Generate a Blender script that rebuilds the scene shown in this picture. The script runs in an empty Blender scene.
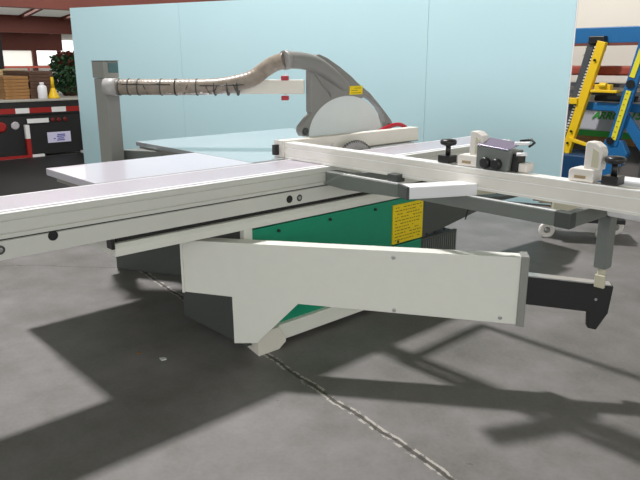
import bpy, bmesh, math, random
from mathutils import Vector, Matrix
random.seed(7)
sc = bpy.context.scene
C = sc.collection
R = math.radians

# ------------------------------------------------------------ camera
cam = bpy.data.cameras.new('camera'); camo = bpy.data.objects.new('camera', cam); C.objects.link(camo)
cam.sensor_fit = 'HORIZONTAL'; cam.sensor_width = 36.0; cam.lens = 650.0 / 640.0 * 36.0
cam.clip_start = 0.05; cam.clip_end = 400
camo.location = (0, 0, 1.4)
camo.rotation_euler = (R(90 - 15.315), 0, R(47.287))
sc.camera = camo

# ------------------------------------------------------------ world, lamps, exposure
w = bpy.data.worlds.new('hall_daylight'); sc.world = w; w.use_nodes = True
bg = w.node_tree.nodes['Background']
wn, wl = w.node_tree.nodes, w.node_tree.links
wt = wn.new('ShaderNodeTexCoord'); ws = wn.new('ShaderNodeSeparateXYZ'); wr_ = wn.new('ShaderNodeValToRGB')
wl.new(wt.outputs['Generated'], ws.inputs[0]); wl.new(ws.outputs[2], wr_.inputs[0]); wl.new(wr_.outputs[0], bg.inputs[0])
cr = wr_.color_ramp
cr.elements[0].position = 0.0; cr.elements[0].color = (0.18, 0.19, 0.22, 1)
cr.elements[1].position = 0.05; cr.elements[1].color = (1.0, 1.0, 0.97, 1)
e = cr.elements.new(0.30); e.color = (0.80, 0.82, 0.76, 1)
e = cr.elements.new(0.60); e.color = (0.10, 0.105, 0.08, 1)
bg.inputs[1].default_value = 1.35
sc.view_settings.view_transform = 'Standard'; sc.view_settings.look = 'None'
sc.view_settings.gamma = 1.0; sc.view_settings.use_curve_mapping = False
sc.view_settings.exposure = 0.0

def area(name, loc, target, sx, sy, power, col):
    l = bpy.data.lights.new(name, 'AREA'); l.shape = 'RECTANGLE'; l.size = sx; l.size_y = sy
    l.energy = power; l.color = col
    o = bpy.data.objects.new(name, l); C.objects.link(o); o.location = loc
    o.rotation_euler = (Vector(target) - Vector(loc)).to_track_quat('-Z', 'Y').to_euler()
    return o
# high-bay roof light beyond the machine: throws the shadows towards the viewer
area('high_bay_light', (-5.4, 2.35, 7.2), (-2.4, 2.4, 0), 0.42, 0.42, 760, (1.0, 0.965, 0.96))
# fill added behind the viewer to lift upright faces; then the hall's roof lights
area('viewer_side_fill', (4.5, -4.5, 2.6), (-2.6, 3.0, 1.0), 4.0, 3.0, 120, (0.97, 0.99, 1.0))
area('far_hall_light', (-30, 12, 4.3), (-30, 12, 0), 30, 16, 3500, (1.0, 0.98, 0.95))

# ------------------------------------------------------------ materials
def new_mat(name):
    m = bpy.data.materials.new(name); m.use_nodes = True
    return m, m.node_tree.nodes, m.node_tree.links, m.node_tree.nodes['Principled BSDF']
def M(name, col, rough=0.5, metal=0.0, var=0.06, scale=18.0, bump=0.0, emit=None, es=0.0, trans=0.0, alpha=1.0, spec=0.5, coat=0.0):
    m, n, l, b = new_mat(name)
    tc = n.new('ShaderNodeTexCoord'); nz = n.new('ShaderNodeTexNoise'); nz.inputs['Scale'].default_value = scale
    nz.inputs['Detail'].default_value = 5
    l.new(tc.outputs['Object'], nz.inputs['Vector'])
    mx = n.new('ShaderNodeMix'); mx.data_type = 'RGBA'
    mx.inputs[6].default_value = tuple(c * (1 - var) for c in col) + (1,)
    mx.inputs[7].default_value = tuple(min(1, c * (1 + var)) for c in col) + (1,)
    l.new(nz.outputs['Fac'], mx.inputs[0]); l.new(mx.outputs[2], b.inputs['Base Color'])
    b.inputs['Roughness'].default_value = rough; b.inputs['Metallic'].default_value = metal
    b.inputs['Specular IOR Level'].default_value = spec
    b.inputs['Transmission Weight'].default_value = trans; b.inputs['Alpha'].default_value = alpha
    b.inputs['Coat Weight'].default_value = coat
    if bump:
        bp = n.new('ShaderNodeBump'); bp.inputs['Strength'].default_value = bump; bp.inputs['Distance'].default_value = 0.002
        l.new(nz.outputs['Fac'], bp.inputs['Height']); l.new(bp.outputs[0], b.inputs['Normal'])
    if emit:
        b.inputs['Emission Color'].default_value = tuple(emit) + (1,); b.inputs['Emission Strength'].default_value = es
    return m

beige = M('beige_paint', (0.78, 0.78, 0.725), 0.42, var=0.03)
beige_l = M('light_beige_paint', (0.74, 0.71, 0.64), 0.45, var=0.03)
green = M('green_paint', (0.0, 0.27, 0.15), 0.38, var=0.05)
dgrey = M('dark_grey_paint', (0.062, 0.070, 0.066), 0.5, var=0.08)
mgrey = M('grey_frame_paint', (0.17, 0.185, 0.175), 0.45, var=0.06)
postgrey = M('grey_post_paint', (0.27, 0.27, 0.255), 0.5, var=0.05)
alu = M('anodised_aluminium', (0.58, 0.56, 0.57), 0.34, 0.75, var=0.04)
alutop = M('ribbed_aluminium_top', (0.66, 0.62, 0.72), 0.32, 0.35, var=0.04)
fence_m = M('fence_aluminium', (0.82, 0.79, 0.74), 0.42, 0.05, var=0.04)
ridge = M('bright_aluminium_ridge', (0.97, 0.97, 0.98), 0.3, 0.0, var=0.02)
steel = M('polished_steel', (0.55, 0.55, 0.56), 0.28, 0.9, var=0.08, scale=60)
castiron = M('ground_table_top', (0.62, 0.66, 0.70), 0.17, 0.65, var=0.06, scale=9)
lamtable = M('pale_laminate_table', (0.58, 0.555, 0.63), 0.28, 0.1, var=0.03, coat=0.3)
darkedge = M('table_edge', (0.23, 0.22, 0.20), 0.5)
black = M('black_plastic', (0.012, 0.012, 0.013), 0.38, var=0.2)
blackm = M('black_paint', (0.009, 0.009, 0.010), 0.55, var=0.2)
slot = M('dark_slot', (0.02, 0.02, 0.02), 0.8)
clipm = M('bright_wire_clip', (0.75, 0.73, 0.70), 0.25, 0.3)
hoodgrey = M('grey_moulded_plastic', (0.25, 0.25, 0.24), 0.42, var=0.05)
hose_m = M('tan_clear_hose', (0.27, 0.225, 0.18), 0.35, var=0.4, scale=25, bump=0.3)
whitepl = M('cream_plastic', (0.78, 0.74, 0.70), 0.45, var=0.02)
white = M('white_plastic', (0.85, 0.85, 0.88), 0.4, var=0.02)
frost = M('frosted_guard_window', (0.82, 0.86, 0.86), 0.5, var=0.03, alpha=0.78)
red = M('red_plastic', (0.42, 0.01, 0.025), 0.35)
yellow = M('yellow_paint', (0.85, 0.55, 0.01), 0.45, var=0.05)
yellow_s = M('yellow_sticker', (0.88, 0.66, 0.0), 0.5, var=0.06, scale=40)
ink = M('black_ink', (0.34, 0.24, 0.0), 0.6)
blue = M('blue_paint', (0.012, 0.13, 0.34), 0.4, var=0.08)
dblue = M('dark_blue_paint', (0.008, 0.05, 0.13), 0.45, var=0.1)
teal = M('teal_display', (0.07, 0.15, 0.16), 0.2, var=0.15, scale=60)
lilac = M('lilac_film', (0.33, 0.29, 0.40), 0.25, 0.4)
rust = M('red_brown_primer', (0.17, 0.045, 0.03), 0.6, var=0.1, scale=3)
redpipe = M('red_painted_steel', (0.36, 0.07, 0.045), 0.3, var=0.1)
railgrey = M('rail_grey', (0.07, 0.075, 0.085), 0.5, var=0.2)
greenprint = M('green_print', (0.05, 0.35, 0.05), 0.5)
banner_m = M('pale_wrap', (0.50, 0.50, 0.53), 0.5, var=0.05)
bluetext = M('blue_ink', (0.08, 0.08, 0.35), 0.6)
platewhite = M('plate_white', (0.62, 0.60, 0.78), 0.4)
tapered = M('red_reflective_tape', (0.30, 0.012, 0.010), 0.4)
tapew = M('white_reflective_tape', (0.72, 0.72, 0.72), 0.4)
tan = M('tan_fitting', (0.36, 0.27, 0.15), 0.5, var=0.2)
cream = M('cream_painted_metal', (0.58, 0.55, 0.42), 0.5, var=0.05)
rubber = M('black_rubber', (0.02, 0.02, 0.02), 0.7)

def wood(name, col):
    m, n, l, b = new_mat(name)
    tc = n.new('ShaderNodeTexCoord'); mp = n.new('ShaderNodeMapping'); mp.inputs['Scale'].default_value = (3, 3, 22)
    nz = n.new('ShaderNodeTexNoise'); nz.inputs['Scale'].default_value = 2.2; nz.inputs['Detail'].default_value = 6
    rp = n.new('ShaderNodeValToRGB'); rp.color_ramp.elements[0].position = 0.3; rp.color_ramp.elements[1].position = 0.7
    rp.color_ramp.elements[0].color = tuple(c * 0.55 for c in col) + (1,); rp.color_ramp.elements[1].color = tuple(col) + (1,)
    l.new(tc.outputs['Object'], mp.inputs[0]); l.new(mp.outputs[0], nz.inputs['Vector'])
    l.new(nz.outputs['Fac'], rp.inputs[0]); l.new(rp.outputs[0], b.inputs['Base Color']); b.inputs['Roughness'].default_value = 0.7
    return m
wood_o = wood('orange_brown_board', (0.42, 0.21, 0.07))
wood_d = wood('dark_brown_board', (0.13, 0.065, 0.04))
leaf = M('dark_green_leaf', (0.03, 0.085, 0.035), 0.5, var=0.5, scale=6)

def floor_mat():
    m, n, l, b = new_mat('worn_concrete')
    ge = n.new('ShaderNodeNewGeometry')
    def noise(s, d=6, rough=0.6):
        z = n.new('ShaderNodeTexNoise'); z.inputs['Scale'].default_value = s; z.inputs['Detail'].default_value = d
        z.inputs['Roughness'].default_value = rough; l.new(ge.outputs['Position'], z.inputs['Vector']); return z
    def math_(op, a, b_=None, clamp=False):
        x = n.new('ShaderNodeMath'); x.operation = op; x.use_clamp = clamp
        for i, v in enumerate((a, b_)):
            if v is None: continue
            if isinstance(v, (int, float)): x.inputs[i].default_value = v
            else: l.new(v, x.inputs[i])
        return x.outputs[0]
    def mix(f, a, c):
        x = n.new('ShaderNodeMix'); x.data_type = 'RGBA'
        if isinstance(f, float): x.inputs[0].default_value = f
        else: l.new(f, x.inputs[0])
        for i, v in ((6, a), (7, c)):
            if isinstance(v, tuple): x.inputs[i].default_value = v + (1,)
            else: l.new(v, x.inputs[i])
        return x.outputs[2]
    big = noise(0.55, 4); mid = noise(3.2, 8, 0.65); fine = noise(60, 4)
    rp = n.new('ShaderNodeValToRGB'); l.new(big.outputs['Fac'], rp.inputs[0])
    rp.color_ramp.elements[0].position = 0.35; rp.color_ramp.elements[1].position = 0.65
    rp.color_ramp.elements[0].color = (0.145, 0.140, 0.135, 1); rp.color_ramp.elements[1].color = (0.21, 0.203, 0.206, 1)
    r2 = n.new('ShaderNodeValToRGB'); l.new(mid.outputs['Fac'], r2.inputs[0])
    r2.color_ramp.elements[0].position = 0.3; r2.color_ramp.elements[1].position = 0.75
    r2.color_ramp.elements[0].color = (0.62, 0.62, 0.57, 1); r2.color_ramp.elements[1].color = (1.22, 1.21, 1.23, 1)
    mul = n.new('ShaderNodeMix'); mul.data_type = 'RGBA'; mul.blend_type = 'MULTIPLY'; mul.inputs[0].default_value = 1
    l.new(rp.outputs[0], mul.inputs[6]); l.new(r2.outputs[0], mul.inputs[7])
    col = mul.outputs[2]
    gf = math_('MULTIPLY', math_('SUBTRACT', fine.outputs['Fac'], 0.5), 0.5)
    col = mix(math_('ADD', gf, 0.12, True), col, (0.27, 0.26, 0.25))
    sep = n.new('ShaderNodeSeparateXYZ'); l.new(ge.outputs['Position'], sep.inputs[0])
    X, Y = sep.outputs[0], sep.outputs[1]
    wob = noise(5.5, 5); wob2 = noise(1.5, 5)
    # expansion joint running across the hall floor: y = 1.546 - 0.118 x
    dj = math_('SUBTRACT', math_('ADD', Y, math_('MULTIPLY', X, 0.118)), 1.535)
    dj = math_('ADD', dj, math_('MULTIPLY', math_('SUBTRACT', wob.outputs['Fac'], 0.5), 0.05))
    aj = math_('ABSOLUTE', dj)
    crumb = math_('MULTIPLY', math_('LESS_THAN', aj, 0.021), math_('GREATER_THAN', noise(24, 4).outputs['Fac'], 0.49))
    col = mix(math_('MULTIPLY', crumb, 0.6), col, (0.55, 0.52, 0.47))
    jl = math_('LESS_THAN', aj, 0.0085)
    col = mix(math_('MULTIPLY', jl, 0.85), col, (0.04, 0.035, 0.03))
    # hairline crack meeting the joint: y = 5.77 + 0.923 x, only behind the carriage
    dc = math_('SUBTRACT', Y, math_('ADD', math_('MULTIPLY', X, 0.923), 5.77))
    dc = math_('ABSOLUTE', math_('ADD', dc, math_('MULTIPLY', math_('SUBTRACT', wob2.outputs['Fac'], 0.5), 0.3)))
    cl = math_('MULTIPLY', math_('LESS_THAN', dc, 0.008), math_('LESS_THAN', X, -4.1))
    col = mix(math_('MULTIPLY', cl, 0.7), col, (0.06, 0.055, 0.05))
    sp = noise(11, 3)
    col = mix(math_('MULTIPLY', math_('GREATER_THAN', sp.outputs['Fac'], 0.74), 0.5), col, (0.06, 0.055, 0.05))
    l.new(col, b.inputs['Base Color'])
    rr = math_('ADD', math_('MULTIPLY', mid.outputs['Fac'], 0.35), 0.42)
    l.new(rr, b.inputs['Roughness']); b.inputs['Specular IOR Level'].default_value = 0.35
    bp = n.new('ShaderNodeBump'); bp.inputs['Strength'].default_value = 0.25; bp.inputs['Distance'].default_value = 0.003
    l.new(math_('ADD', mid.outputs['Fac'], math_('MULTIPLY', fine.outputs['Fac'], 0.3)), bp.inputs['Height'])
    l.new(bp.outputs[0], b.inputs['Normal'])
    return m

def panel_mat():
    m, n, l, b = new_mat('pale_blue_sheet')
    tc = n.new('ShaderNodeTexCoord'); nz = n.new('ShaderNodeTexNoise'); nz.inputs['Scale'].default_value = 1.1; nz.inputs['Detail'].default_value = 3
    l.new(tc.outputs['Object'], nz.inputs['Vector'])
    mx = n.new('ShaderNodeMix'); mx.data_type = 'RGBA'
    mx.inputs[6].default_value = (0.53, 0.77, 0.84, 1); mx.inputs[7].default_value = (0.58, 0.80, 0.86, 1)
    l.new(nz.outputs['Fac'], mx.inputs[0])
    # small white scuffs
    sp = n.new('ShaderNodeTexNoise'); sp.inputs['Scale'].default_value = 14; sp.inputs['Detail'].default_value = 2
    l.new(tc.outputs['Object'], sp.inputs['Vector'])
    gt = n.new('ShaderNodeMath'); gt.operation = 'GREATER_THAN'; gt.inputs[1].default_value = 0.79; l.new(sp.outputs['Fac'], gt.inputs[0])
    m2 = n.new('ShaderNodeMix'); m2.data_type = 'RGBA'; l.new(gt.outputs[0], m2.inputs[0]); l.new(mx.outputs[2], m2.inputs[6])
    m2.inputs[7].default_value = (0.8, 0.88, 0.9, 1)
    l.new(m2.outputs[2], b.inputs['Base Color']); b.inputs['Roughness'].default_value = 0.36; b.inputs['Metallic'].default_value = 0.5
    return m
sheet = panel_mat()

# ------------------------------------------------------------ mesh helpers
class MB:
    def __init__(s): s.bm = bmesh.new()
    def poly(s, vs):
        return s.bm.faces.new([s.bm.verts.new(v) for v in vs])
    def hexa(s, p):   # p: 8 points, bottom 4 ccw then top 4
        v = [s.bm.verts.new(q) for q in p]
        for f in ((3,2,1,0),(4,5,6,7),(0,1,5,4),(1,2,6,5),(2,3,7,6),(3,0,4,7)): s.bm.faces.new([v[i] for i in f])
        return s
    def box(s, x0, x1, y0, y1, z0, z1):
        return s.hexa([(x0,y0,z0),(x1,y0,z0),(x1,y1,z0),(x0,y1,z0),(x0,y0,z1),(x1,y0,z1),(x1,y1,z1),(x0,y1,z1)])
    def bar(s, a, b, wd, h, up=(0,0,1)):    # oriented box from a to b, width wd (sideways), height h
        a = Vector(a); b = Vector(b); d = (b - a).normalized(); u = Vector(up); sd = d.cross(u).normalized(); u = sd.cross(d)
        o = []
        for zz in (-h/2, h/2):
            for p, q in ((a,-1),(b,-1),(b,1),(a,1)): o.append(p + sd * (q * wd / 2) + u * zz)
        return s.hexa(o)
    def prism(s, pts, off):      # planar polygon extruded by a vector
        off = Vector(off); a = [s.bm.verts.new(p) for p in pts]; b = [s.bm.verts.new(Vector(p) + off) for p in pts]
        s.bm.faces.new(a); s.bm.faces.new(b[::-1]); n = len(pts)
        for i in range(n): s.bm.faces.new((a[(i+1)%n], a[i], b[i], b[(i+1)%n]))
        return s
    def tube(s, pts, rad, seg=14, cap=True):
        pts = [Vector(p) for p in pts]; n = len(pts)
        rs = rad if isinstance(rad, (list, tuple)) else [rad] * n
        rings = []; ref = None
        for i, p in enumerate(pts):
            t = (pts[min(i+1, n-1)] - pts[max(i-1, 0)]).normalized()
            if ref is None:
                ref = Vector((0,0,1)) if abs(t.z) < 0.9 else Vector((1,0,0))
            u = (ref - t * ref.dot(t)).normalized(); ref = u; v = t.cross(u)
            rings.append([s.bm.verts.new(p + (u * math.cos(2*math.pi*k/seg) + v * math.sin(2*math.pi*k/seg)) * rs[i]) for k in range(seg)])
        for a, b in zip(rings, rings[1:]):
            for k in range(seg): s.bm.faces.new((a[k], a[(k+1)%seg], b[(k+1)%seg], b[k])).smooth = True
        if cap: s.bm.faces.new(rings[0][::-1]); s.bm.faces.new(rings[-1])
        return s
    def cyl(s, a, b, r, r2=None, seg=20): return s.tube([a, b], [r, r if r2 is None else r2], seg)
    def lathe(s, base, prof, seg=24, axis=(0,0,1)):
        ax = Vector(axis).normalized(); base = Vector(base)
        return s.tube([base + ax * h for r, h in prof], [max(r, 1e-4) for r, h in prof], seg) if False else s._lathe(base, ax, prof, seg)
    def _lathe(s, base, ax, prof, seg):
        u = ax.orthogonal().normalized(); v = ax.cross(u); rings = []
        for r, h in prof:
            rings.append([s.bm.verts.new(base + ax*h + (u*math.cos(2*math.pi*k/seg) + v*math.sin(2*math.pi*k/seg))*max(r,1e-4)) for k in range(seg)])
        for a, b in zip(rings, rings[1:]):
            for k in range(seg): s.bm.faces.new((a[k], a[(k+1)%seg], b[(k+1)%seg], b[k])).smooth = True
        s.bm.faces.new(rings[0][::-1]); s.bm.faces.new(rings[-1]); return s
    def build(s, name, mat, parent=None, bevel=0.0, label=None, seg=2):
        bmesh.ops.recalc_face_normals(s.bm, faces=s.bm.faces)
        me = bpy.data.meshes.new(name)
        origin = Vector((0,0,0))
        if parent is None:
            vs = s.bm.verts; 
            xs = [v.co.x for v in vs]; ys = [v.co.y for v in vs]; zs = [v.co.z for v in vs]
            origin = Vector(((min(xs)+max(xs))/2, (min(ys)+max(ys))/2, min(zs)))
        else:
            p = parent
            while p is not None: origin = origin + p.location; p = p.parent
        bmesh.ops.translate(s.bm, vec=-origin, verts=s.bm.verts)
        s.bm.to_mesh(me); s.bm.free(); me.materials.append(mat)
        o = bpy.data.objects.new(name, me); C.objects.link(o)
        if parent is None: o.location = origin
        else: o.parent = parent
        if bevel:
            b = o.modifiers.new('edge', 'BEVEL'); b.width = bevel; b.segments = seg; b.limit_method = 'ANGLE'; b.angle_limit = R(35)
        if label: o['label'] = label
        return o

def empty(name, loc, label, cat, group=None):
    o = bpy.data.objects.new(name, None); o.empty_display_size = 0.1; C.objects.link(o); o.location = loc
    return tag(o, label, cat, group)
def tag(o, label, cat, group=None):
    o['label'] = label; o['category'] = cat
    if group: o['group'] = group
    return o
def structure(o): o['kind'] = 'structure'; return o
def text(body, name, mat, origin, xdir, ydir, size, parent, shear=0.0, bold=0.0, depth=0.0008):
    cu = bpy.data.curves.new(name, 'FONT'); cu.body = body; cu.size = size; cu.extrude = depth; cu.shear = shear; cu.offset = bold
    cu.resolution_u = 3
    t = bpy.data.objects.new(name, cu); C.objects.link(t)
    bpy.context.view_layer.update()
    me = bpy.data.meshes.new_from_object(t.evaluated_get(bpy.context.evaluated_depsgraph_get()))
    bpy.data.objects.remove(t); me.materials.clear(); me.materials.append(mat); me.name = name
    x = Vector(xdir).normalized(); y = Vector(ydir).normalized(); z = x.cross(y)
    og = Vector(origin); p = parent
    while p is not None: og = og - p.location; p = p.parent
    mt = Matrix((x, y, z)).transposed().to_4x4(); mt.translation = og
    me.transform(mt)
    o = bpy.data.objects.new(name, me); C.objects.link(o); o.parent = parent
    return o

# ============================================================ SETTING
structure(MB().poly and (lambda m: (m.poly([(-72,-25,0),(22,-25,0),(22,48,0),(-72,48,0)]), m.build('floor', floor_mat()))[1])(MB()))
bpy.data.objects['floor'].location.z = 0
wallm = M('white_wall_sheet', (0.80, 0.80, 0.76), 0.6, var=0.03, scale=2)
creamwall = M('cream_wall', (0.84, 0.78, 0.68), 0.6, var=0.03, scale=2)
structure(MB().box(-72.3, -72, -10, 48, 0, 4.6).build('wall_back', wallm))
structure(MB().box(-6.2, 3.0, 8.2, 8.35, 0, 4.4).build('wall_right', creamwall))
ceil = structure(MB().box(-72, -14, -8, 48, 4.42, 4.55).build('ceiling', wallm))
# open shed bays at the end of the hall, daylit translucent sheets
lit = M('daylit_translucent_sheet', (0.9, 0.9, 0.86), 0.5, emit=(1.0, 0.98, 0.88), es=0.75)
lit2 = M('open_bay_daylight', (0.95, 0.95, 0.95), 0.5, emit=(1.0, 1.0, 1.0), es=1.6)
structure(MB().box(-71.98, -71.9, 22.5, 25.6, 0.9, 2.5).build('window_1', lit))
structure(MB().box(-71.98, -71.9, 26.0, 28.3, 1.1, 2.6).build('window_2', lit2))
structure(MB().box(-71.98, -71.9, 28.7, 32.0, 1.6, 3.6).build('window_3', lit2))
# header of the end wall, rafters and purlins in red-brown primer
k = 1
def beam(m):
    global k
    o = structure(m.build('trim_%d' % k, rust)); k += 1; return o
beam(MB().box(-71.9, -71.6, 5, 28.8, 2.55, 4.35))
beam(MB().box(-71.9, -71.5, 25.6, 26.0, 0, 2.6))
def rafter(x, z0, z1):
    beam(MB().box(x-0.05, x+0.05, -5, 46, z0+0.05, z1-0.04).box(x-0.22, x+0.22, -5, 46, z0, z0+0.05).box(x-0.22, x+0.22, -5, 46, z1-0.04, z1))
rafter(-25, 3.25, 4.42); rafter(-47, 3.28, 4.42); rafter(-16.5, 3.35, 4.42)
def py_(x, k): return 16.4 + 2.75*k - 0.231*(x + 47)
for q in range(-9, 9):
    beam(MB().bar((-15, py_(-15,q), 4.29), (-71, py_(-71,q), 4.29), 0.22, 0.24))
sky1 = M('skylight_sheet', (0.7, 0.72, 0.68), 0.5, emit=(0.95, 1.0, 0.92), es=0.12)
sky2 = M('bright_skylight_sheet', (0.9, 0.9, 0.85), 0.5, emit=(1.0, 1.0, 0.96), es=0.7)
nwin = 4
for (x0, x1, mt) in ((-46.6, -25.4, sky1), (-70.5, -47.4, sky2)):
    for q in range(-4, 7):
        structure(MB().prism([(x0,py_(x0,q)+0.25,4.37),(x1,py_(x1,q)+0.25,4.37),(x1,py_(x1,q)+2.5,4.37),(x0,py_(x0,q)+2.5,4.37)],(0,0,0.04)).build('window_%d' % nwin, mt)); nwin += 1
# ============================================================ BLUE PARTITION SCREEN
sl = Vector((-8.95, 3.745, 0)); sr = Vector((-3.09, 6.02, 0)); sd = (sr - sl).normalized(); sn = Vector((sd.y, -sd.x, 0))
scr = empty('partition_screen', (sl + sr) / 2, 'tall pale blue sheet partition standing behind the panel saw', 'partition')
def scr_pt(s, z, off=0.0): p = sl + sd * s - sn * off; return (p.x, p.y, z)
cuts = [0, 1.79, 4.92, 6.325]
for a, b in zip(cuts, cuts[1:]):
    MB().prism([scr_pt(a+0.0012,0.02), scr_pt(b-0.0012,0.02), scr_pt(b-0.0012,2.09), scr_pt(a+0.0012,2.09)], -sn*0.03).build('panel', sheet, scr, 0.002)
for s in (0.05, 1.79, 3.3, 4.92, 6.25):
    MB().bar(scr_pt(s, 0.02, 0.06), scr_pt(s, 2.05, 0.06), 0.04, 0.04, up=sd).build('stud', wood_o, scr)
    q = sl + sd*s; MB().bar(q - sn*0.03 + Vector((0,0,0.011)), q - sn*0.6 + Vector((0,0,0.011)), 0.05, 0.022).build('foot', wood_o, scr)
MB().prism([scr_pt(6.325,0.0), scr_pt(6.335,0.0), scr_pt(6.335,2.09), scr_pt(6.325,2.09)], -sn*0.035).build('edge_strip', white, scr)
# ============================================================ THE PANEL SAW
saw = empty('sliding_panel_saw', (-2.9, 2.4, 0), 'large beige and green sliding table panel saw standing on the concrete floor', 'panel saw')

lampred = M('lamp_red_lens', (0.14, 0.01, 0.008), 0.3)
lampred2 = M('tail_red_lens', (0.30, 0.012, 0.01), 0.3)
# --- base
base = MB().box(-3.02, -2.44, 1.75, 3.06, 0.03, 0.64).build('base_cabinet', dgrey, saw, 0.004)
MB().box(-3.05, -2.44, 3.06, 3.45, 0.05, 0.34).build('rear_cabinet', dgrey, saw, 0.004, 'dark grey lower housing at the far end of the base')
rc = MB().prism([(-2.41,3.08,0.355),(-2.41,3.70,0.44),(-2.41,3.74,0.50),(-2.41,3.50,0.60),(-2.41,3.08,0.635)], (-0.5,0,0)).build('dust_chute', dgrey, saw, 0.004)
MB().prism([(-2.407,3.52,0.40),(-2.407,3.53,0.40),(-2.407,3.60,0.575),(-2.407,3.59,0.575)], (-0.004,0,0)).build('seam', slot, rc)
MB().box(-2.44, -2.415, 1.79, 3.08, 0.36, 0.63).build('side_panel', green, saw, 0.003, 'green upper side panel')
MB().box(-2.44, -2.415, 1.79, 3.08, 0.10, 0.352).build('side_panel', green, saw, 0.003, 'green lower side panel')
MB().box(-2.445, -2.411, 1.74, 1.79, 0.08, 0.64).build('corner_post', beige, saw, 0.003)
cover = MB()
cover.box(-2.44, -2.418, 3.085, 3.45, 0.05, 0.348)
cv = cover.build('ribbed_cover', dgrey, saw, 0.002)
for i in range(16): MB().box(-2.419, -2.412, 3.10+i*0.022, 3.108+i*0.022, 0.08, 0.33).build('rib', mgrey, cv)
for y in (2.05, 2.45, 2.85, 3.12, 3.2, 3.3):
    MB().cyl((-2.416, y, 0.375), (-2.405, y, 0.375), 0.008, seg=8).build('bolt', black, saw)
for y in (1.95, 2.3, 2.65):
    MB().cyl((-2.416, y, 0.60), (-2.405, y, 0.60), 0.008, seg=8).build('bolt', black, saw)
MB().box(-2.46, -2.385, 1.92, 3.40, 0.03, 0.115).build('plinth', beige, saw, 0.004)
MB().prism([(-2.36,1.77,0),(-2.36,1.90,0),(-2.36,1.945,0.03),(-2.36,1.945,0.05),(-2.36,1.90,0.12),(-2.36,1.77,0.12)], (-0.15,0.03,0)).build('foot', beige_l, saw, 0.004)
MB().box(-2.52, -2.40, 3.30, 3.44, 0, 0.06).build('foot', beige_l, saw, 0.004)
MB().box(-3.0, -2.9, 1.78, 1.9, 0, 0.06).build('foot', dgrey, saw, 0.004)
MB().box(-3.0, -2.9, 3.2, 3.34, 0, 0.06).build('foot', dgrey, saw, 0.004)
MB().prism([(-4.16,1.90,0.0),(-3.68,2.16,0.0),(-3.3,2.38,0),(-3.3,2.75,0),(-4.11,2.75,0)], (0,0,0.60)).build('motor_housing', dgrey, saw, 0.006)
MB().prism([(-4.05,1.95,0.60),(-3.75,2.13,0.60),(-3.6,2.75,0.60),(-4.05,2.75,0.60)], (0,0,0.24)).build('table_bracket', mgrey, saw, 0.004)
# warning sign
sg = MB().box(-2.415, -2.408, 2.80, 3.075, 0.365, 0.60).build('warning_sign', yellow_s, saw)
for r in range(11):
    y = 2.82
    while y < 3.05:
        wd = random.uniform(0.008, 0.03)
        if random.random() < 0.85: MB().box(-2.4082, -2.4072, y, min(y+wd, 3.06), 0.383+r*0.0195, 0.389+r*0.0195).build('print_line', ink, sg)
        y += wd + 0.008
for r in []: pass

# --- table tops
MB().box(-3.35, -2.775, 1.20, 2.08, 0.845, 0.88).build('front_table', lamtable, saw, 0.002, 'pale laminate table board at the infeed end')
MB().box(-3.30, -2.80, 1.23, 2.06, 0.815, 0.845).build('table_edge', darkedge, saw)
mt_ = MB().box(-4.10, -2.80, 2.085, 3.45, 0.852, 0.88).build('main_table', castiron, saw, 0.002, 'polished grey saw table and rip extension')
MB().box(-4.08, -2.82, 2.10, 3.43, 0.826, 0.852).build('table_rim', darkedge, mt_)
MB().box(-3.9, -2.85, 2.2, 3.3, 0.62, 0.826).build('table_support', dgrey, saw)
MB().box(-3.15, -2.80, 1.5, 2.1, 0.64, 0.815).build('table_support', dgrey, saw)

MB().box(-3.66, -2.80, 1.17, 1.95, 0.655, 0.675).build('shadow_tray', dgrey, saw, 0.004)  # unseen tray, added to cast the wider table shadow on the floor
MB().box(-3.2, -2.85, 1.25, 1.95, 0.675, 0.76).build('shadow_tray_bracket', dgrey, saw)
# --- sliding carriage
SY0, SY1 = -0.1, 4.02
car = MB()
prof = [(-2.755,0.715),(-2.41,0.715),(-2.41,0.783),(-2.418,0.785),(-2.418,0.789),(-2.41,0.791),(-2.41,0.806),(-2.416,0.8075),(-2.416,0.810),(-2.41,0.812),
        (-2.41,0.852),(-2.416,0.854),(-2.416,0.857),(-2.41,0.859),(-2.41,0.876),(-2.414,0.88),(-2.432,0.88),(-2.432,0.872),(-2.442,0.872),(-2.442,0.88),(-2.755,0.88)]
car.prism([(x, SY0, z) for x, z in prof], (0, SY1-SY0, 0))
carriage = car.build('sliding_carriage', M('carriage_paint', (0.66,0.66,0.62), 0.42, var=0.03), saw)
MB().box(-2.745, -2.447, SY0, SY1, 0.8795, 0.8815).build('carriage_top', alutop, carriage)
MB().box(-2.430, -2.412, SY0, SY1, 0.8795, 0.8818).build('bright_rail', ridge, carriage)
MB().box(-2.466, -2.450, SY0, SY1, 0.8813, 0.8832).build('bright_rail', ridge, carriage)
MB().box(-2.738, -2.730, SY0, SY1, 0.8813, 0.8832).build('bright_rail', ridge, carriage)
MB().box(-2.4175, -2.4165, SY0, SY1, 0.785, 0.789).build('groove', slot, carriage)
MB().box(-2.442, -2.432, SY0, SY1, 0.872, 0.8735).build('groove', slot, carriage)
ends = MB()
for i in range(22): ends.box(-2.72+i*0.0118, -2.7165+i*0.0118, SY0, SY1, 0.8813, 0.8819)
ends.build('rib_pattern', alu, carriage)
for (y, z) in ((0.862, 0.772), (2.02, 0.748)):
    MB().lathe((-2.4105, y, z), [(0.019,0),(0.019,0.002),(0.017,0.003)], axis=(1,0,0)).build('hole_plug', black, carriage)
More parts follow.
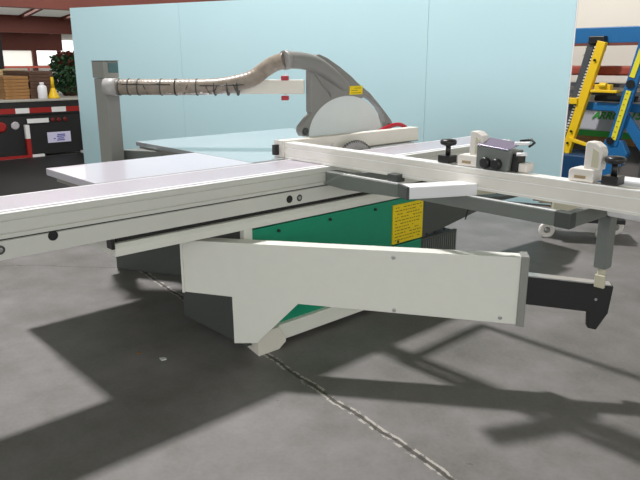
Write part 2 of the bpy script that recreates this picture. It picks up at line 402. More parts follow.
for (y, z) in ((0.672, 0.753), (2.085, 0.746)):
    h = MB().lathe((-2.4105, y, z), [(0.017,0),(0.017,0.002),(0.015,0.003)], axis=(1,0,0)).build('bolt_recess', dgrey, carriage)
    MB().lathe((-2.408, y, z), [(0.009,0),(0.009,0.002),(0.007,0.0026)], axis=(1,0,0)).build('bolt_head', steel, carriage)
MB().box(-2.756, -2.409, SY1-0.001, SY1+0.006, 0.714, 0.881).build('end_plate', beige_l, carriage)
# rail under the carriage
rail = MB()
rail.prism([(-2.70,1.10,0.64),(-2.405,1.10,0.64),(-2.405,1.10,0.672),(-2.42,1.10,0.69),(-2.45,1.10,0.69),(-2.45,1.10,0.714),(-2.70,1.10,0.714)], (0, 2.55, 0))
rail.build('carriage_rail', beige, saw, 0.002)
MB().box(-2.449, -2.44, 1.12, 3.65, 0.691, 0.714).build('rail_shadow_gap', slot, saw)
MB().box(-2.452, -2.405, 1.085, 1.10, 0.672, 0.714).build('rail_stop', black, saw, 0.002)

# --- rip fence and blade
rf = MB().box(-2.90, -2.832, 2.335, 3.53, 0.8815, 0.972).build('rip_fence', beige_l, saw, 0.003, 'long cream rip fence bar lying on the table')
MB().box(-2.905, -2.828, 2.325, 2.337, 0.8815, 0.974).build('end_cap', whitepl, rf)
MB().box(-2.885, -2.86, 2.295, 2.326, 0.893, 0.95).build('clamp', black, rf)
MB().box(-2.8325, -2.831, 2.34, 3.53, 0.8815, 0.887).build('lower_groove', darkedge, rf)
# blade: toothed disc, only its crown stands above the table slot
bl = MB(); N = 60; cz = 0.745; pts = []
for i in range(N*2):
    a = math.pi*i/N; rr = 0.192 if i % 2 else 0.181
    pts.append((-2.790, 2.865 + rr*math.cos(a), cz + rr*math.sin(a)))
blo = bl.prism(pts, (0.006, 0, 0)).build('saw_blade', M('worn_blade_steel', (0.30,0.295,0.29), 0.45, 0.6, var=0.15, scale=40), saw)
tt = MB()
for i in range(N):
    a = 2*math.pi*i/N + 0.05
    if math.sin(a) < 0.6: continue
    for_c = (2.865 + 0.186*math.cos(a), cz + 0.186*math.sin(a))
    tt.box(-2.7915, -2.7825, for_c[0]-0.005, for_c[0]+0.005, for_c[1]-0.006, for_c[1]+0.008)
tt.build('tooth_tips', dgrey, blo)
rk = [(-2.787, 2.64 + 0.0, 0.88)]
MB().prism([(-2.792,2.59,0.8805),(-2.792,2.60,0.905),(-2.792,2.63,0.925),(-2.792,2.68,0.935),(-2.792,2.67,0.915),(-2.792,2.665,0.8805)], (0.006,0,0)).build('riving_knife', steel, saw)

# --- overhead guard: post, arm, hose, hood
og = bpy.data.objects.new('overhead_guard', None); C.objects.link(og); og.parent = saw
og.location = Vector((-3.98, 1.9, 0)) - saw.location
MB().box(-4.115, -3.955, 1.835, 1.925, 0.32, 1.30).build('post', postgrey, og, 0.006)
MB().box(-4.12, -3.95, 1.83, 1.93, 1.303, 1.405).build('post_head', postgrey, og, 0.006)
MB().box(-4.122, -3.948, 1.828, 1.932, 1.405, 1.409).build('head_cap', dgrey, og)
MB().box(-3.952, -3.946, 1.86, 1.925, 1.335, 1.395).build('display', teal, og, label='small teal display on the post head')
MB().box(-4.10, -3.97, 1.92, 2.2, 0.34, 0.50).build('post_bracket', dgrey, og, 0.004)
A = Vector((-3.95, 1.88, 1.252)); B = Vector((-3.085, 2.73, 1.252)); dv = (B - A).normalized(); nv = Vector((dv.y, -dv.x, 0))  # nv faces the viewer
MB().bar(A, B - dv*0.01, 0.06, 0.085).build('arm', beige_l, og, 0.004)
def armp(t, off=0.0, z=1.252): p = A + dv*t + nv*off; return Vector((p.x, p.y, z))
L = (B - A).length
hp = [armp(0.0, 0.075), armp(0.15, 0.08), armp(0.35, 0.08), armp(0.55, 0.08, 1.253), armp(0.68, 0.08, 1.257), armp(0.78, 0.075, 1.272),
      armp(0.89, 0.065, 1.300), armp(0.95, 0.05, 1.345), Vector((-3.155, 2.535, 1.392)), Vector((-3.07, 2.56, 1.412)) ]
# smooth the hose path
def smooth(ps, n=3):
    for _ in range(n):
        q = [ps[0]]
        for a, b in zip(ps, ps[1:]): q += [a*0.75 + b*0.25, a*0.25 + b*0.75]
        q.append(ps[-1]); ps = q
    return ps
hp = smooth(hp, 2)
# corrugated radius
pp = []; rr = []
acc = 0
tot = []
for a, b in zip(hp, hp[1:]):
    n = max(1, int((b-a).length/0.006))
    for i in range(n): tot.append(a.lerp(b, i/n))
tot.append(hp[-1])
for i, p in enumerate(tot): rr.append(0.0475 + (0.0005 if i % 4 < 2 else -0.0003))
hose = MB().tube(tot, rr, 18).build('dust_hose', hose_m, og, label='tan flexible dust hose strapped along the arm')
for t in (0.07, 0.13, 0.19, 0.33, 0.42, 0.55, 0.66, 0.74, 0.80):
    MB().tube([armp(t, 0.078), armp(t+0.008, 0.078)], 0.0515, 18).build('cable_tie', dgrey if t != 0.42 else black, hose)
MB().tube([armp(-0.02, 0.075), armp(0.06, 0.078)], 0.053, 18).build('hose_cuff', M('cuff_grey', (0.42,0.41,0.40), 0.4), hose)
for t, z_ in ((0.08,1.285),(0.17,1.285),(0.31,1.283),(0.45,1.282),(0.58,1.22),(0.62,1.213)):
    q = armp(t, 0.118, z_); MB().bar(q, q + dv*0.014, 0.012, 0.012).build('clip', clipm, hose)
for t, dz in ((0.22,1),(0.48,-1),(0.60,1),(0.66,-1),(0.77,1)):
    MB().tube([armp(t,0.108,1.252+0.040*dz), armp(t+0.02,0.131,1.252), armp(t+0.035,0.108,1.252-0.040*dz)], 0.0026, 6).build('wire', black, hose)
for zo in (0.025,):
    MB().tube([armp(0.58,0.13,1.262), armp(0.72,0.131,1.263), armp(0.85,0.128,1.268)], 0.003, 6).build('wire', black, hose)
MB().tube([armp(0.10,0.129,1.27), armp(0.40,0.13,1.268)], 0.0028, 6).build('wire', black, hose)
# hood moulding in the plane of the blade (Y,Z), thickness along X
hx0, hx1 = -3.10, -3.05
GC, GR, GZ, GH = 3.06, 0.337, 0.95, 0.238
arc = [(GC + GR*math.cos(R(a)), GZ + GH*math.sin(R(a))) for a in range(66, 181, 6)]
def yz(pts, x=hx1): return [(x, y, z) for y, z in pts]
hood_out = [(2.74,1.10),(2.74,1.36),(2.76,1.43),(2.81,1.447),(2.88,1.425),(2.99,1.372),(3.10,1.308),(3.20,1.235),(3.26,1.19),
            ] + arc + [(2.71,0.955),(2.675,0.955),(2.655,0.985),(2.66,1.015),(2.70,1.05),(2.75,1.095)]
hood = MB().prism(yz(hood_out), (hx0-hx1,0,0)).build('hood', hoodgrey, og, 0.006, seg=3)
tail = [(3.16,1.27),(3.28,1.20),(3.36,1.135),(3.44,1.065),(3.50,1.01),(3.525,0.975),(3.51,0.935),(3.46,0.925),(3.415,0.94),(3.44,1.0),(3.425,1.05),(3.38,1.10),(3.32,1.145),(3.20,1.20)]
MB().prism(yz(tail, -3.056), (-0.06,0,0)).build('tail_bracket', hoodgrey, hood, 0.006)
MB().prism(yz([(2.90,1.20),(2.905,1.188),(2.86,1.28),(2.80,1.35),(2.73,1.40),(2.70,1.40),(2.72,1.36),(2.78,1.32),(2.84,1.25)], -3.044), (-0.01,0,0)).build('hood_rib', hoodgrey, hood, 0.003)
MB().lathe((-3.058,3.475,0.97), [(0.016,0),(0.016,0.006),(0.012,0.010)], axis=(1,0,0)).build('pivot_bolt', dgrey, hood)
MB().lathe((-3.052,2.69,0.985), [(0.022,0),(0.022,0.012),(0.016,0.016)], axis=(1,0,0)).build('pivot_bolt', dgrey, hood)
win = [(GC-GR,0.915)]
for i in range(25):
    a = math.pi - math.pi*i/24
    win.append((GC + GR*math.cos(a), GZ + GH*math.sin(a)))
win += [(GC+GR,0.915)]
MB().prism(yz(win, -3.06), (-0.03,0,0)).build('guard_window', frost, og, label='whitish frosted guard window over the blade')
neck = smooth([Vector((-3.07,2.55,1.410)), Vector((-3.06,2.64,1.412)), Vector((-3.05,2.76,1.395)), Vector((-3.05,2.87,1.345)), Vector((-3.06,2.97,1.29)), Vector((-3.07,3.05,1.245))], 2)
nr = [0.050 - 0.022*max(0, (i/len(neck)-0.45)) for i in range(len(neck))]
MB().tube(neck, nr, 20).build('dust_neck', hoodgrey, hood)
cd = Vector((0.1,1,0.1)).normalized()
MB().tube([Vector((-3.072,2.545,1.410)), Vector((-3.069,2.575,1.412))], 0.056, 20).build('hose_clamp', M('clamp_grey',(0.34,0.33,0.32),0.4), hood)
st = MB().box(-3.051, -3.0465, 3.075, 3.195, 1.195, 1.25).build('yellow_sticker', yellow_s, hood)
for r in range(3): MB().box(-3.0466, -3.0458, 3.09 if r < 2 else 3.12, 3.18-(r==1)*0.03, 1.203+r*0.015, 1.207+r*0.015).build('print_line', ink, st)
for z in (1.305, 1.185):
    q = armp(1.085, 0.01, z)
    MB().bar(q - dv*0.022, q + dv*0.022, 0.07, 0.026).build('clamp_knob', red, og, 0.004)
MB().bar(armp(1.085,-0.02,1.175), armp(1.085,-0.02,1.33), 0.015, 0.02, up=dv).build('clamp_screw', steel, og)
# red lever on the table behind the rip fence
MB().tube(smooth([Vector((-2.98,3.20,0.93)),Vector((-2.96,3.28,0.955)),Vector((-2.95,3.38,0.985)),Vector((-2.94,3.46,0.99)),Vector((-2.94,3.52,0.965))],2), 0.014, 10).build('red_lever', red, saw)
MB().box(-3.0,-2.92,3.16,3.24,0.8815,0.945).build('lever_block', red, saw, 0.008)

# --- swing arm
P0 = Vector((-2.55,1.49,0)); P1 = Vector((-1.06,2.64,0)); ad = (P1-P0).normalized(); an = Vector((ad.y,-ad.x,0))
AL = (P1-P0).length
def ap(s, z, off=0.0): p = P0 + ad*s + an*off; return (p.x, p.y, z)
L1 = 1.51
arm_poly = [ap(0,0.358),ap(0,0.609),ap(L1,0.602),ap(L1,0.298),ap(0.542,0.331),ap(0.343,0.122),ap(0.232,0.112),ap(0.229,0.346)]
MB().prism(arm_poly, -an*0.07).build('swing_arm', beige, saw, 0.0015, 'long beige swing arm panel')
MB().prism([ap(-0.012,0.354,0.004),ap(0.0,0.354,0.004),ap(0.0,0.612,0.004),ap(-0.012,0.612,0.004)], -an*0.078).build('arm_end_cap', beige, saw, 0.002)
MB().prism([ap(L1-0.002,0.292,0.008),ap(L1+0.032,0.290,0.008),ap(L1+0.032,0.608,0.008),ap(L1-0.002,0.608,0.008)], -an*0.086).build('arm_end_cap', postgrey, saw, 0.004, 'grey end cap of the swing arm')
for s, z in ((0.97,0.575),(0.98,0.33),(1.44,0.325)):
    MB().lathe(ap(s,z,-0.001), [(0.009,0),(0.009,0.003),(0.006,0.004)], axis=an, seg=12).build('bolt', steel, saw)
inner = [ap(L1+0.02,0.39,-0.01),ap(L1+0.02,0.517,-0.01),ap(AL+0.01,0.492,-0.01),ap(AL+0.0,0.37,-0.01),ap(AL-0.04,0.292,-0.01),ap(AL-0.075,0.298,-0.01),ap(AL-0.08,0.372,-0.01)]
ia = MB().prism(inner, -an*0.045).build('inner_arm', blackm, saw, 0.003, 'black telescopic inner arm with a hooked end')
MB().prism([ap(L1+0.02,0.517,-0.008),ap(AL,0.493,-0.008),ap(AL,0.498,-0.008),ap(L1+0.02,0.522,-0.008)], -an*0.05).build('top_strip', steel, ia)
MB().lathe(ap(AL-0.055,0.43,-0.011), [(0.006,0),(0.006,0.003)], axis=an, seg=12).build('bolt', steel, ia)
MB().bar((-2.47,1.76,0.36),(-2.37,1.69,0.36),0.12,0.22).build('arm_pivot', dgrey, saw, 0.01)
# support post
pc = Vector((-1.10,2.615,0))
pst = MB().box(pc.x-0.026, pc.x+0.026, pc.y-0.03, pc.y+0.03, 0.575, 0.80).build('support_post', mgrey, saw, 0.004)
MB().cyl((pc.x,pc.y,0.492),(pc.x,pc.y,0.575),0.016).build('post_pin', cream, pst)
MB().box(pc.x-0.012, pc.x+0.03, pc.y-0.035, pc.y-0.02, 0.495, 0.55).build('pin_clip', cream, pst, 0.003)
MB().lathe((pc.x,pc.y,0.798), [(0.028,0),(0.05,0.006),(0.05,0.018),(0.03,0.024),(0.03,0.036)], 16).build('clamp_collar', black, pst)
MB().box(pc.x-0.04, pc.x+0.02, pc.y-0.02, pc.y+0.04, 0.834, 0.875).build('post_head', beige_l, pst, 0.003)

# --- outrigger frame
fr = bpy.data.objects.new('outrigger_frame', None); C.objects.link(fr); fr.parent = saw
fr.location = Vector((-1.7, 2.4, 0.8)) - saw.location
MB().box(-2.27, -1.145, 2.25, 2.29, 0.806, 0.862).build('frame_tube', mgrey, fr, 0.003)
MB().box(-1.145, -1.080, 2.248, 2.292, 0.804, 0.864).build('tube_end', dgrey, fr, 0.003)
MB().box(-1.12, -1.080, 2.292, 2.585, 0.806, 0.862).build('frame_tube', mgrey, fr, 0.003)
MB().box(-2.27, -1.12, 2.83, 2.87, 0.806, 0.862).build('frame_tube', mgrey, fr, 0.003)
MB().box(-1.12, -1.08, 2.585, 2.87, 0.806, 0.862).build('frame_tube', mgrey, fr, 0.003)
MB().box(-2.27, -2.23, 2.29, 2.83, 0.806, 0.862).build('frame_tube', mgrey, fr, 0.003)
MB().box(-2.27, -1.145, 2.252, 2.262, 0.8625, 0.8655).build('bright_edge', ridge, fr)
MB().prism([(-2.405,2.25,0.80),(-2.27,2.25,0.862),(-1.83,2.25,0.862),(-1.83,2.25,0.806),(-2.25,2.25,0.79)], (0,-0.012,0)).build('gusset', mgrey, fr, 0.002)
MB().box(-2.408, -2.26, 2.26, 2.34, 0.80, 0.86).build('carriage_bracket', mgrey, fr, 0.004)
MB().box(-1.99, -1.93, 2.262, 2.32, 0.863, 0.90).build('fence_clamp', dgrey, fr, 0.003)
MB().prism([(-2.80,3.62,0.50),(-2.42,3.62,0.50),(-2.32,3.85,0.50),(-2.30,4.25,0.50),(-2.40,4.55,0.50),(-2.75,4.60,0.50)],(0,0,0.025)).build('rear_shelf', dgrey, saw, 0.004)
MB().bar((-1.70,2.045,0.885),(-1.56,2.32,0.885),0.09,0.05).build('mitre_bar', white, fr, 0.004, 'white support bar crossing the frame')
MB().bar((-1.706,2.033,0.885),(-1.70,2.045,0.885),0.094,0.054).build('bar_end', dgrey, fr, 0.002)
MB().bar((-1.56,2.32,0.885),(-1.52,2.40,0.885),0.085,0.046).build('bar_joint', cream, fr, 0.002)

# --- crosscut fence
cf = MB()
FX0, FX1 = -2.775, -0.45
fprof = [(2.300,0.884),(2.300,0.892),(2.303,0.894),(2.303,0.902),(2.300,0.904),(2.300,0.940),(2.304,0.942),(2.304,0.948),(2.300,0.950),(2.300,0.968),(2.303,0.972),(2.362,0.972),(2.362,0.884)]
cf.prism([(FX0,y,z) for y,z in fprof], (FX1-FX0,0,0))
cfo = cf.build('crosscut_fence', fence_m, saw, label='long beige aluminium crosscut fence')
MB().box(FX0, FX1, 2.2995, 2.306, 0.969, 0.9728).build('bright_ridge', ridge, cfo)
MB().box(FX0, FX1, 2.2985, 2.3015, 0.9415, 0.9440).build('bright_ridge', ridge, cfo)
MB().box(FX0, FX1, 2.2985, 2.3015, 0.8935, 0.8960).build('bright_ridge', ridge, cfo)
MB().box(FX0, FX1, 2.352, 2.358, 0.9715, 0.9735).build('bright_ridge', ridge, cfo)
MB().box(FX0-0.003, FX0, 2.298, 2.364, 0.883, 0.973).build('end_cap', beige_l, cfo)
MB().box(-1.03, -0.45, 2.425, 2.50, 0.835, 0.985).build('fence_extension', white, saw, 0.012, 'white profile behind the far end of the fence', seg=3)
MB().box(-1.08, -1.0, 2.42, 2.55, 0.8625, 0.90).build('extension_bracket', mgrey, saw, 0.003)

def flip_stop(x, knob_x, wide):
    s = bpy.data.objects.new('flip_stop', None); C.objects.link(s); s.parent = saw
    s.location = Vector((x, 2.35, 0.975)) - saw.location
    b = MB().prism([(x-0.075,2.315,0.974),(x+0.02,2.315,0.974),(x+0.02,2.315,1.022),(x-0.065,2.315,1.022),(x-0.075,2.315,1.012)], (0,0.075,0)).build('stop_body', whitepl, s, 0.004)
    MB().box(x-0.05, x-0.008, 2.312, 2.316, 0.986, 0.997).build('body_slot', tan, s)
    MB().prism([(x-0.025,2.325,1.02),(x-0.025,2.325,1.115),(x-0.018,2.325,1.122),(x+0.010,2.325,1.120),(x+0.032,2.325,1.105),(x+0.040,2.325,1.085),(x+0.036,2.325,1.02)], (0,0.05,0)).build('stop_flap', whitepl, s, 0.004)
    MB().prism([(x+0.004,2.322,1.03),(x+0.006,2.322,1.10),(x+0.026,2.322,1.088),(x+0.030,2.322,1.03)], (0,0.005,0)).build('flap_recess', cream, s)
    k = knob_x
    MB().box(k-0.032, k+0.028, 2.318, 2.378, 0.974, 1.006).build('knob_block', black, s, 0.003)
    MB().cyl((k,2.348,1.004),(k,2.348,1.05),0.011).build('knob_stem', black, s)
    kn = MB(); 
    kn.lathe((k,2.348,1.046), [(0.012,0),(0.032,0.006),(0.036,0.012),(0.036,0.022),(0.030,0.028),(0.010,0.031)], 20)
    kn.build('clamp_knob', black, s)
    return s
flip_stop(-1.565, -1.715, 0)
flip_stop(-1.065, -0.985, 0)
# digital readout box
ro = bpy.data.objects.new('readout_unit', None); C.objects.link(ro); ro.parent = saw; ro.location = Vector((-1.48,2.36,0.975)) - saw.location
MB().prism([(-1.545,2.312,0.974),(-1.395,2.312,0.974),(-1.385,2.312,1.055),(-1.545,2.312,1.068)], (0,0.10,0)).build('housing', mgrey, ro, 0.004)
MB().prism([(-1.545,2.312,1.069),(-1.40,2.312,1.058),(-1.375,2.38,1.082),(-1.53,2.38,1.092)], (0,0,0.004)).build('display_film', lilac, ro, 0.001)
MB().bar((-1.40,2.36,1.083),(-1.35,2.39,1.085),0.03,0.012).build('end_tab', white, ro, 0.003)
MB().tube([(-1.37,2.33,1.045),(-1.335,2.35,1.047)], 0.007, 10).build('lever', white, ro)
MB().tube([(-1.40,2.40,1.09),(-1.36,2.42,1.097),(-1.335,2.40,1.088),(-1.34,2.37,1.075)], 0.005, 8).build('cable', black, ro)
for xx in (-1.495, -1.443): 
    MB().lathe((xx,2.312,1.0), [(0.022,0),(0.024,0.004),(0.024,0.016),(0.018,0.022)], 18, axis=(0,-1,0)).build('knob', black, ro)
MB().box(-1.392,-1.362,2.33,2.39,0.974,1.045).build('clamp_bracket', black, ro, 0.003)
MB().box(-1.362,-1.325,2.335,2.395,0.974,1.01).build('end_foot', whitepl, ro, 0.005)

# ============================================================ SMALL MACHINE BASE BEHIND THE FRAME
dl = empty('wheeled_machine_base', (-2.45,5.05,0), 'low cream machine part on a wheeled base behind the saw frame', 'machine part')
def unit(): pass
MB().bar((-2.62,4.95,0.17),(-2.12,5.3,0.17),0.30,0.035).build('deck', blackm, dl, 0.004)
MB().bar((-2.50,4.85,0.29),(-2.27,5.0,0.29),0.16,0.21).build('cream_block', cream, dl, 0.008)
MB().tube([(-2.60,4.82,0.34),(-2.49,4.88,0.34)],0.045,14).build('valve', cream, dl)
MB().tube([(-2.64,4.80,0.34),(-2.59,4.83,0.34)],0.03,12).build('valve_nut', tan, dl)
MB().tube(smooth([Vector((-2.24,4.98,0.28)),Vector((-2.18,5.0,0.37)),Vector((-2.10,5.05,0.34)),Vector((-2.14,5.08,0.24)),Vector((-2.22,5.04,0.27))],2),0.03,10).build('coil', tan, dl)
for (x,y) in ((-2.55,4.90),(-2.19,5.15),(-2.66,5.14),(-2.2,5.40)):
    wv = Vector((0.75,-0.66,0)); c0 = Vector((x,y,0.066))
    wh = MB().lathe(c0 - wv*0.014, [(0.03,0),(0.060,0.0),(0.066,0.006),(0.066,0.022),(0.060,0.028),(0.045,0.028),(0.043,0.024),(0.03,0.024)], 26, axis=wv).build('caster_wheel', whitepl, dl)
    MB().lathe(c0 + wv*0.010, [(0.026,0),(0.026,0.006),(0.012,0.016),(0.012,0.02)], 16, axis=wv).build('hub', postgrey, wh)
    MB().bar(c0+Vector((0,0,0.03)), c0+Vector((0,0,0.09)), 0.014, 0.05, up=(0.66,0.75,0)).build('caster_fork', dgrey, dl)

# ============================================================ BLUE RACK WITH YELLOW LADDER (right background)
rk = empty('blue_frame_press', (-2.6,7.5,0), 'blue steel frame machine with yellow inclined struts beyond the partition', 'machine')
MB().box(-6.0, -1.2, 7.46, 7.60, 1.60, 1.775).build('top_beam', blue, rk, 0.01)
MB().box(-6.0, -1.2, 7.455, 7.47, 1.575, 1.605).build('beam_flange', rust, rk)
MB().box(-6.0, -1.2, 7.46, 7.56, 0.865, 0.955).build('middle_beam', blue, rk, 0.008)
MB().box(-4.6, -3.30, 7.30, 7.75, 0.0, 0.36).build('base_block', dblue, rk, 0.02)
MB().box(-6.0, -1.2, 7.62, 7.70, 1.25, 1.36).build('red_rail', redpipe, rk, 0.03, seg=4)
MB().box(-6.0, -1.2, 7.66, 7.74, 1.12, 1.165).build('guide_rail', railgrey, rk)
MB().box(-6.0, -1.2, 7.66, 7.74, 1.03, 1.075).build('guide_rail', railgrey, rk)
chn = MB()
for i in range(14): chn.cyl((-3.5+i*0.055,7.60,0.99),(-3.5+i*0.055,7.65,0.99),0.022,seg=8)
chn.build('chain', railgrey, rk)
MB().box(-3.5,-3.05,7.57,7.68,0.965,1.03).build('chain_guard', blackm, rk)
# yellow strut with bolt holes, dark perforated strut beside it
yb = MB().bar((-3.40,7.40,1.62),(-3.70,7.40,0.36),0.07,0.10,up=(1,0,0)).build('yellow_strut', yellow, rk, 0.006)
MB().bar((-3.53,7.44,1.62),(-3.80,7.44,0.38),0.06,0.085,up=(1,0,0)).build('dark_strut', railgrey, rk, 0.004)
hol = MB()
for i in range(34):
    t = i/33; x = -3.478 + (-3.775+3.478)*t*0.95; z = 1.56 + (0.42-1.56)*t*0.95
    hol.box(x-0.012, x+0.012, 7.395, 7.399, z-0.009, z+0.009)
hol.build('strut_hole', tapew, rk)
MB().bar((-3.475,7.42,1.60),(-3.76,7.42,0.40),0.03,0.045,up=(1,0,0)).build('strut_web', blackm, rk)
for z,x in ((1.42,-3.45),(0.62,-3.64),(0.48,-3.67)):
    MB().cyl((x,7.345,z),(x,7.36,z),0.014,seg=10).build('bolt', black, yb)
MB().box(-3.56,-3.38,7.38,7.50,1.59,1.68).build('strut_clamp', black, rk, 0.01)
cl = MB().box(-3.46,-3.16,7.34,7.44,1.07,1.10).box(-3.42,-3.24,7.35,7.43,1.10,1.16).cyl((-3.36,7.35,1.15),(-3.28,7.35,1.15),0.03)
cl.build('yellow_clamp', yellow, rk, 0.006)
MB().box(-3.74,-3.60,7.34,7.44,0.93,1.0).build('yellow_clamp', yellow, rk, 0.006)
MB().prism([(-3.66,7.34,0.55),(-3.62,7.34,0.50),(-3.40,7.34,0.455),(-3.38,7.34,0.48),(-3.58,7.34,0.53)],(0,0.06,0)).build('yellow_clamp', yellow, rk, 0.004)
# right: blue inclined arm with yellow rule, diagonal brace, knee
MB().bar((-2.92,7.38,1.66),(-3.15,7.38,0.50),0.06,0.12,up=(1,0,0)).build('inclined_arm', blue, rk, 0.006)
rl = MB()
rl.bar((-2.945,7.342,1.53),(-3.015,7.342,1.24),0.006,0.055,up=(1,0,0))
rl.bar((-3.03,7.342,1.10),(-3.135,7.342,0.565),0.006,0.055,up=(1,0,0))
rl = rl.build('yellow_rule', M('yellow_rule_paint',(0.75,0.68,0.03),0.45), rk)
for i in range(9):
    t = i/8; x = -3.038 + (-3.132+3.038)*t; z = 1.07 + (0.59-1.07)*t
    MB().box(x-0.012,x+0.006,7.337,7.340,z-0.006,z+0.006).build('mark', ink, rl)
MB().cyl((-3.02,7.33,1.17),(-3.02,7.40,1.17),0.045,seg=14).build('pin', black, rk)
MB().cyl((-3.17,7.33,0.55),(-3.17,7.40,0.55),0.04,seg=14).build('pin', black, rk)
MB().bar((-3.16,7.42,0.93),(-2.74,7.42,0.40),0.06,0.11,up=(1,0,1)).build('diagonal_brace', blue, rk, 0.006)
MB().prism([(-3.24,7.36,0.56),(-3.05,7.36,0.56),(-2.97,7.36,0.42),(-3.02,7.36,0.28),(-3.10,7.36,0.25),(-3.10,7.36,0.0),(-3.26,7.36,0.0),(-3.26,7.36,0.38)],(0,0.10,0)).build('knee_bracket', blue, rk, 0.01)
MB().box(-2.3,-2.2,7.46,7.58,0,1.6).build('leg', blue, rk)
MB().box(-5.2,-5.1,7.46,7.58,0,1.6).build('leg', blue, rk)
# wrapped crate with print behind the machine
bn = empty('wrapped_pallet_load', (-2.9,7.98,0), 'pale grey wrapped load with green lettering behind the blue frame', 'crate')
MB().box(-4.2,-1.7,7.84,8.15,0.59,0.90).build('wrapped_body', banner_m, bn, 0.02, seg=3)
MB().box(-4.2,-1.7,7.832,7.842,0.53,0.60).build('green_band', greenprint, bn)
MB().box(-4.2,-1.7,7.84,8.12,0.45,0.53).build('wood_deck', wood_o, bn)
for x in (-3.95,-2.95,-1.9): MB().box(x-0.06,x+0.06,7.84,8.12,0,0.45).build('leg', railgrey, bn)
MB().box(-4.2,-1.7,7.98,8.1,0.02,0.45).build('back_board', M('dark_board',(0.16,0.15,0.14),0.7), bn)
text('ARRO', 'lettering', greenprint, (-3.625,7.829,0.745), (1,0,0), (0,0,1), 0.12, bn, 0.35, 0.004)
text('15', 'lettering', greenprint, (-3.19,7.829,0.76), (1,0,0), (0,0,1), 0.135, bn, 0.35, 0.004)
text('////////', 'lettering', M('pale_grey_print',(0.36,0.36,0.40),0.5), (-3.83,7.829,0.80), (1,0,0), (0,0,1), 0.10, bn, 0.1, 0.001)
wr = text('XN', 'writing', M('faint_tan_ink',(0.46,0.40,0.30),0.6), (-4.02,8.194,1.47), (1,0,0), (0,0,1), 0.16, bpy.data.objects['wall_right'], 0.25, -0.004)
wr['kind'] = 'structure'

# ============================================================ FLATBED TRAILER (left background)
tr = empty('flatbed_trailer', (-12.5,3.7,0), 'black flatbed trailer with red and white tape parked beyond the partition', 'trailer')
MB().box(-18,-10.2,0.6,5.4,0.825,0.86).build('deck', M('pale_deck',(0.40,0.38,0.34),0.7,var=0.15), tr, 0.01)
MB().box(-10.24,-10.18,0.6,5.4,0.64,0.82).build('rear_beam', blackm, tr)
def tape(y0,y1,z0,z1,mat,name='tape'): MB().box(-10.181,-10.176,y0,y1,z0,z1).build(name, mat, tr)
for i,(a,b) in enumerate([(2.7,3.3),(3.3,3.5),(3.5,3.83),(3.83,4.05),(4.05,4.28),(4.28,4.6)]):
    tape(a,b,0.665,0.74,(tapered,tapew)[i%2],'reflective_tape')
MB().box(-10.5,-10.2,0.7,5.3,0.03,0.64).build('tailgate', blackm, tr, 0.01)
MB().box(-17,-10.5,0.9,5.1,0.45,0.824).build('chassis', blackm, tr)
tape(3.45,3.77,0.515,0.58,tapew,'label_strip')
for y in (3.84,3.93,4.03):
    MB().lathe((-10.2,y,0.545),[(0.033,0),(0.033,0.012),(0.02,0.018)],16,axis=(1,0,0)).build('marker_lamp', lampred, tr)
MB().lathe((-10.2,3.28,0.49),[(0.06,0),(0.06,0.012),(0.045,0.02)],20,axis=(1,0,0)).build('reverse_lamp', M('lamp_lens',(0.45,0.42,0.45),0.3), tr)
MB().lathe((-10.2,3.08,0.48),[(0.075,0),(0.075,0.012),(0.055,0.02)],20,axis=(1,0,0)).build('tail_lamp', lampred2, tr)
lp = MB().box(-10.199,-10.188,3.73,4.09,0.20,0.36).build('licence_plate', platewhite, tr, 0.004)
for r,(a,b,z) in enumerate([(3.88,4.0,0.318),(3.87,4.0,0.292),(3.88,3.98,0.262),(3.87,3.99,0.235),(3.82,3.85,0.262)]):
    MB().box(-10.188,-10.186,a,b,z-0.008,z+0.008).build('print_line', bluetext, lp)
MB().box(-10.14,-10.08,3.38,3.44,0.02,0.30).build('ramp_post', tapered, tr, label='red lower part of the ramp post')
MB().box(-10.14,-10.08,3.38,3.44,0.30,0.50).build('ramp_post', tapew, tr, label='white upper part of the ramp post')
MB().box(-10.14,-10.08,2.6,3.38,0.02,0.055).build('ramp_bar', tapered, tr)
MB().box(-10.14,-10.08,3.44,3.62,0.02,0.055).build('ramp_bar', tapew, tr)
MB().box(-10.14,-10.08,4.2,4.4,0.02,0.055).build('ramp_bar', tapew, tr)
rm = MB().prism([(-10.05,1.3,0.0),(-10.05,1.3,0.02),(-7.35,1.3,0.012),(-7.35,1.3,0.0)],(0,2.9,0)); rm.build('dark_floor_sheet', blackm, tr)  # thin black sheet darkening the floor in front of the trailer
for y in (1.2, 4.9):
    for x in (-14.5,-13.4):
        MB().cyl((x,y-0.14,0.42),(x,y+0.14,0.42),0.42,seg=28).build('wheel', rubber, tr, 0.03)
# loads on the deck
ORD = ['bottom', 'second from bottom', 'third from bottom', 'fourth from bottom', 'fifth from bottom', 'sixth from bottom', 'seventh from bottom', 'topmost']
def board_stack(x0,x1,y0,y1,z0,n,h,mat,label,name,group):
    z = z0
    for i in range(n):
        j = random.uniform(-0.008,0.008)
        o = MB().box(x0,x1,y0+j,y1+j,z+0.001,z+h-0.002).build(name, mat, None, 0.004)
        tag(o, label + ', ' + ('topmost' if i == n-1 else ORD[i]), 'board', group); z += h
board_stack(-11.6,-10.4,3.26,3.61,0.86,7,0.048,wood_o,'orange-brown board in the left stack at the trailer edge','timber_board','orange-brown boards on the trailer')
board_stack(-11.6,-10.4,3.63,3.98,0.86,8,0.051,wood_d,'dark brown board behind the white bottle on the trailer','timber_board','dark brown boards on the trailer')
board_stack(-13.4,-12.2,2.8,4.2,0.86,8,0.052,M('pale_board',(0.60,0.44,0.22),0.7,var=0.2),'pale tan board in the rear stack on the trailer deck','timber_board','pale tan boards on the trailer')
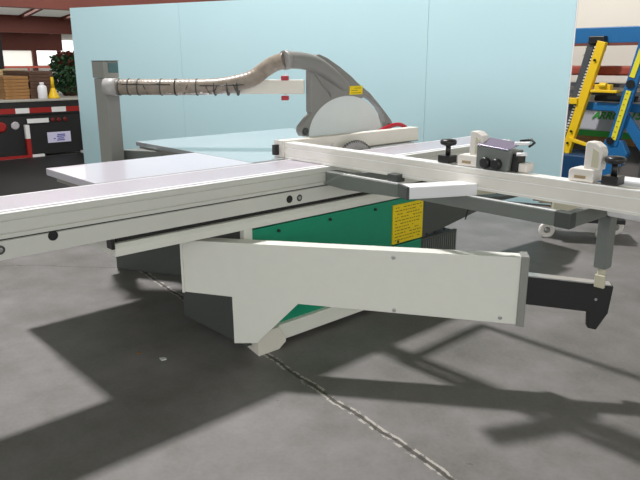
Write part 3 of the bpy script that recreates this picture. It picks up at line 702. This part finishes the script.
tag(MB().box(-13.2,-12.6,3.0,4.0,1.28,2.0).build('black_crate', blackm, None, 0.02), 'tall black crate on top of the pale tan boards', 'crate')
bt = empty('spray_bottle', (-10.28,3.76,0.86),'white plastic bottle standing on the trailer deck beside the yellow funnel','bottle')
MB().lathe((-10.28,3.76,0.86),[(0.062,0),(0.068,0.01),(0.068,0.16),(0.06,0.185),(0.035,0.205),(0.03,0.215)],20).build('bottle_body', white, bt)
MB().lathe((-10.28,3.76,1.074),[(0.034,0),(0.034,0.025),(0.028,0.03)],16).build('cap', white, bt)
fn = empty('funnel', (-10.30,3.93,0.86),'bright yellow funnel upturned on the trailer deck','funnel')
MB().lathe((-10.30,3.93,0.86),[(0.085,0),(0.085,0.02),(0.07,0.05),(0.038,0.13),(0.028,0.16)],20).build('cone', yellow, fn)
MB().lathe((-10.30,3.93,1.02),[(0.028,0),(0.024,0.10),(0.020,0.16)],16).build('spout', yellow, fn)
# leafy plant
pl = empty('potted_shrub', (-11.0,4.50,0.86),'dark green leafy shrub on the trailer behind the yellow funnel','plant')
MB().lathe((-11.0,4.50,0.86),[(0.13,0),(0.16,0.14),(0.165,0.15)],18).build('pot', wood_d, pl)
lf = MB()
def leaves(mb, n, cx, cy, z0, z1, rad):
    for i in range(n):
        a = random.uniform(0,6.28); r = rad*math.sqrt(random.random()); z = z0 + random.random()*(z1-z0)
        c = Vector((cx+r*math.cos(a), cy+r*math.sin(a), z))
        d = Vector((random.gauss(0,1),random.gauss(0,1),random.gauss(0,0.7))).normalized(); s_ = d.orthogonal().normalized(); L_ = random.uniform(0.05,0.10)
        mb.poly([c - d*L_/2, c + s_*L_*0.28, c + d*L_/2, c - s_*L_*0.28])
leaves(lf, 1500, -11.0, 4.50, 0.92, 1.50, 0.30)
fo = lf.build('foliage', leaf, pl)
MB().tube([(-11.0,4.50,0.95),(-10.99,4.48,1.2),(-11.0,4.51,1.5)],0.02,8).build('stem', wood_d, pl)
rl_ = MB(); leaves(rl_, 500, -10.95, 4.50, 1.36, 1.56, 0.20); rl_.build('red_foliage', M('dark_red_leaf',(0.16,0.045,0.03),0.6,var=0.4), pl, label='red-brown leaves at the top of the shrub')
# far red guard rail
gr = empty('guard_rail', (-40,14,0),'red horizontal guard rail far down the hall','rail')
MB().box(-40.05,-39.95,9,18,1.06,1.18).build('rail_bar', redpipe, gr)
for y in (9.1,11.5,14,16.5): MB().box(-40.05,-39.95,y-0.05,y+0.05,0,1.06).build('rail_post', redpipe, gr)

# small litter on the floor
tag(MB().prism([(-2.675,1.40,0.0),(-2.645,1.395,0.0),(-2.64,1.42,0.0),(-2.655,1.425,0.0),(-2.67,1.418,0.0)],(0,0,0.004)).build('wood_chip', tapew), 'small white chip lying on the floor in the saw shadow', 'scrap')
tag(MB().prism([(-2.81,1.35,0.0),(-2.79,1.348,0.0),(-2.788,1.362,0.0),(-2.802,1.366,0.0)],(0,0,0.004)).build('wood_chip', wood_o), 'tiny orange-brown chip on the floor beyond the white chip', 'scrap')
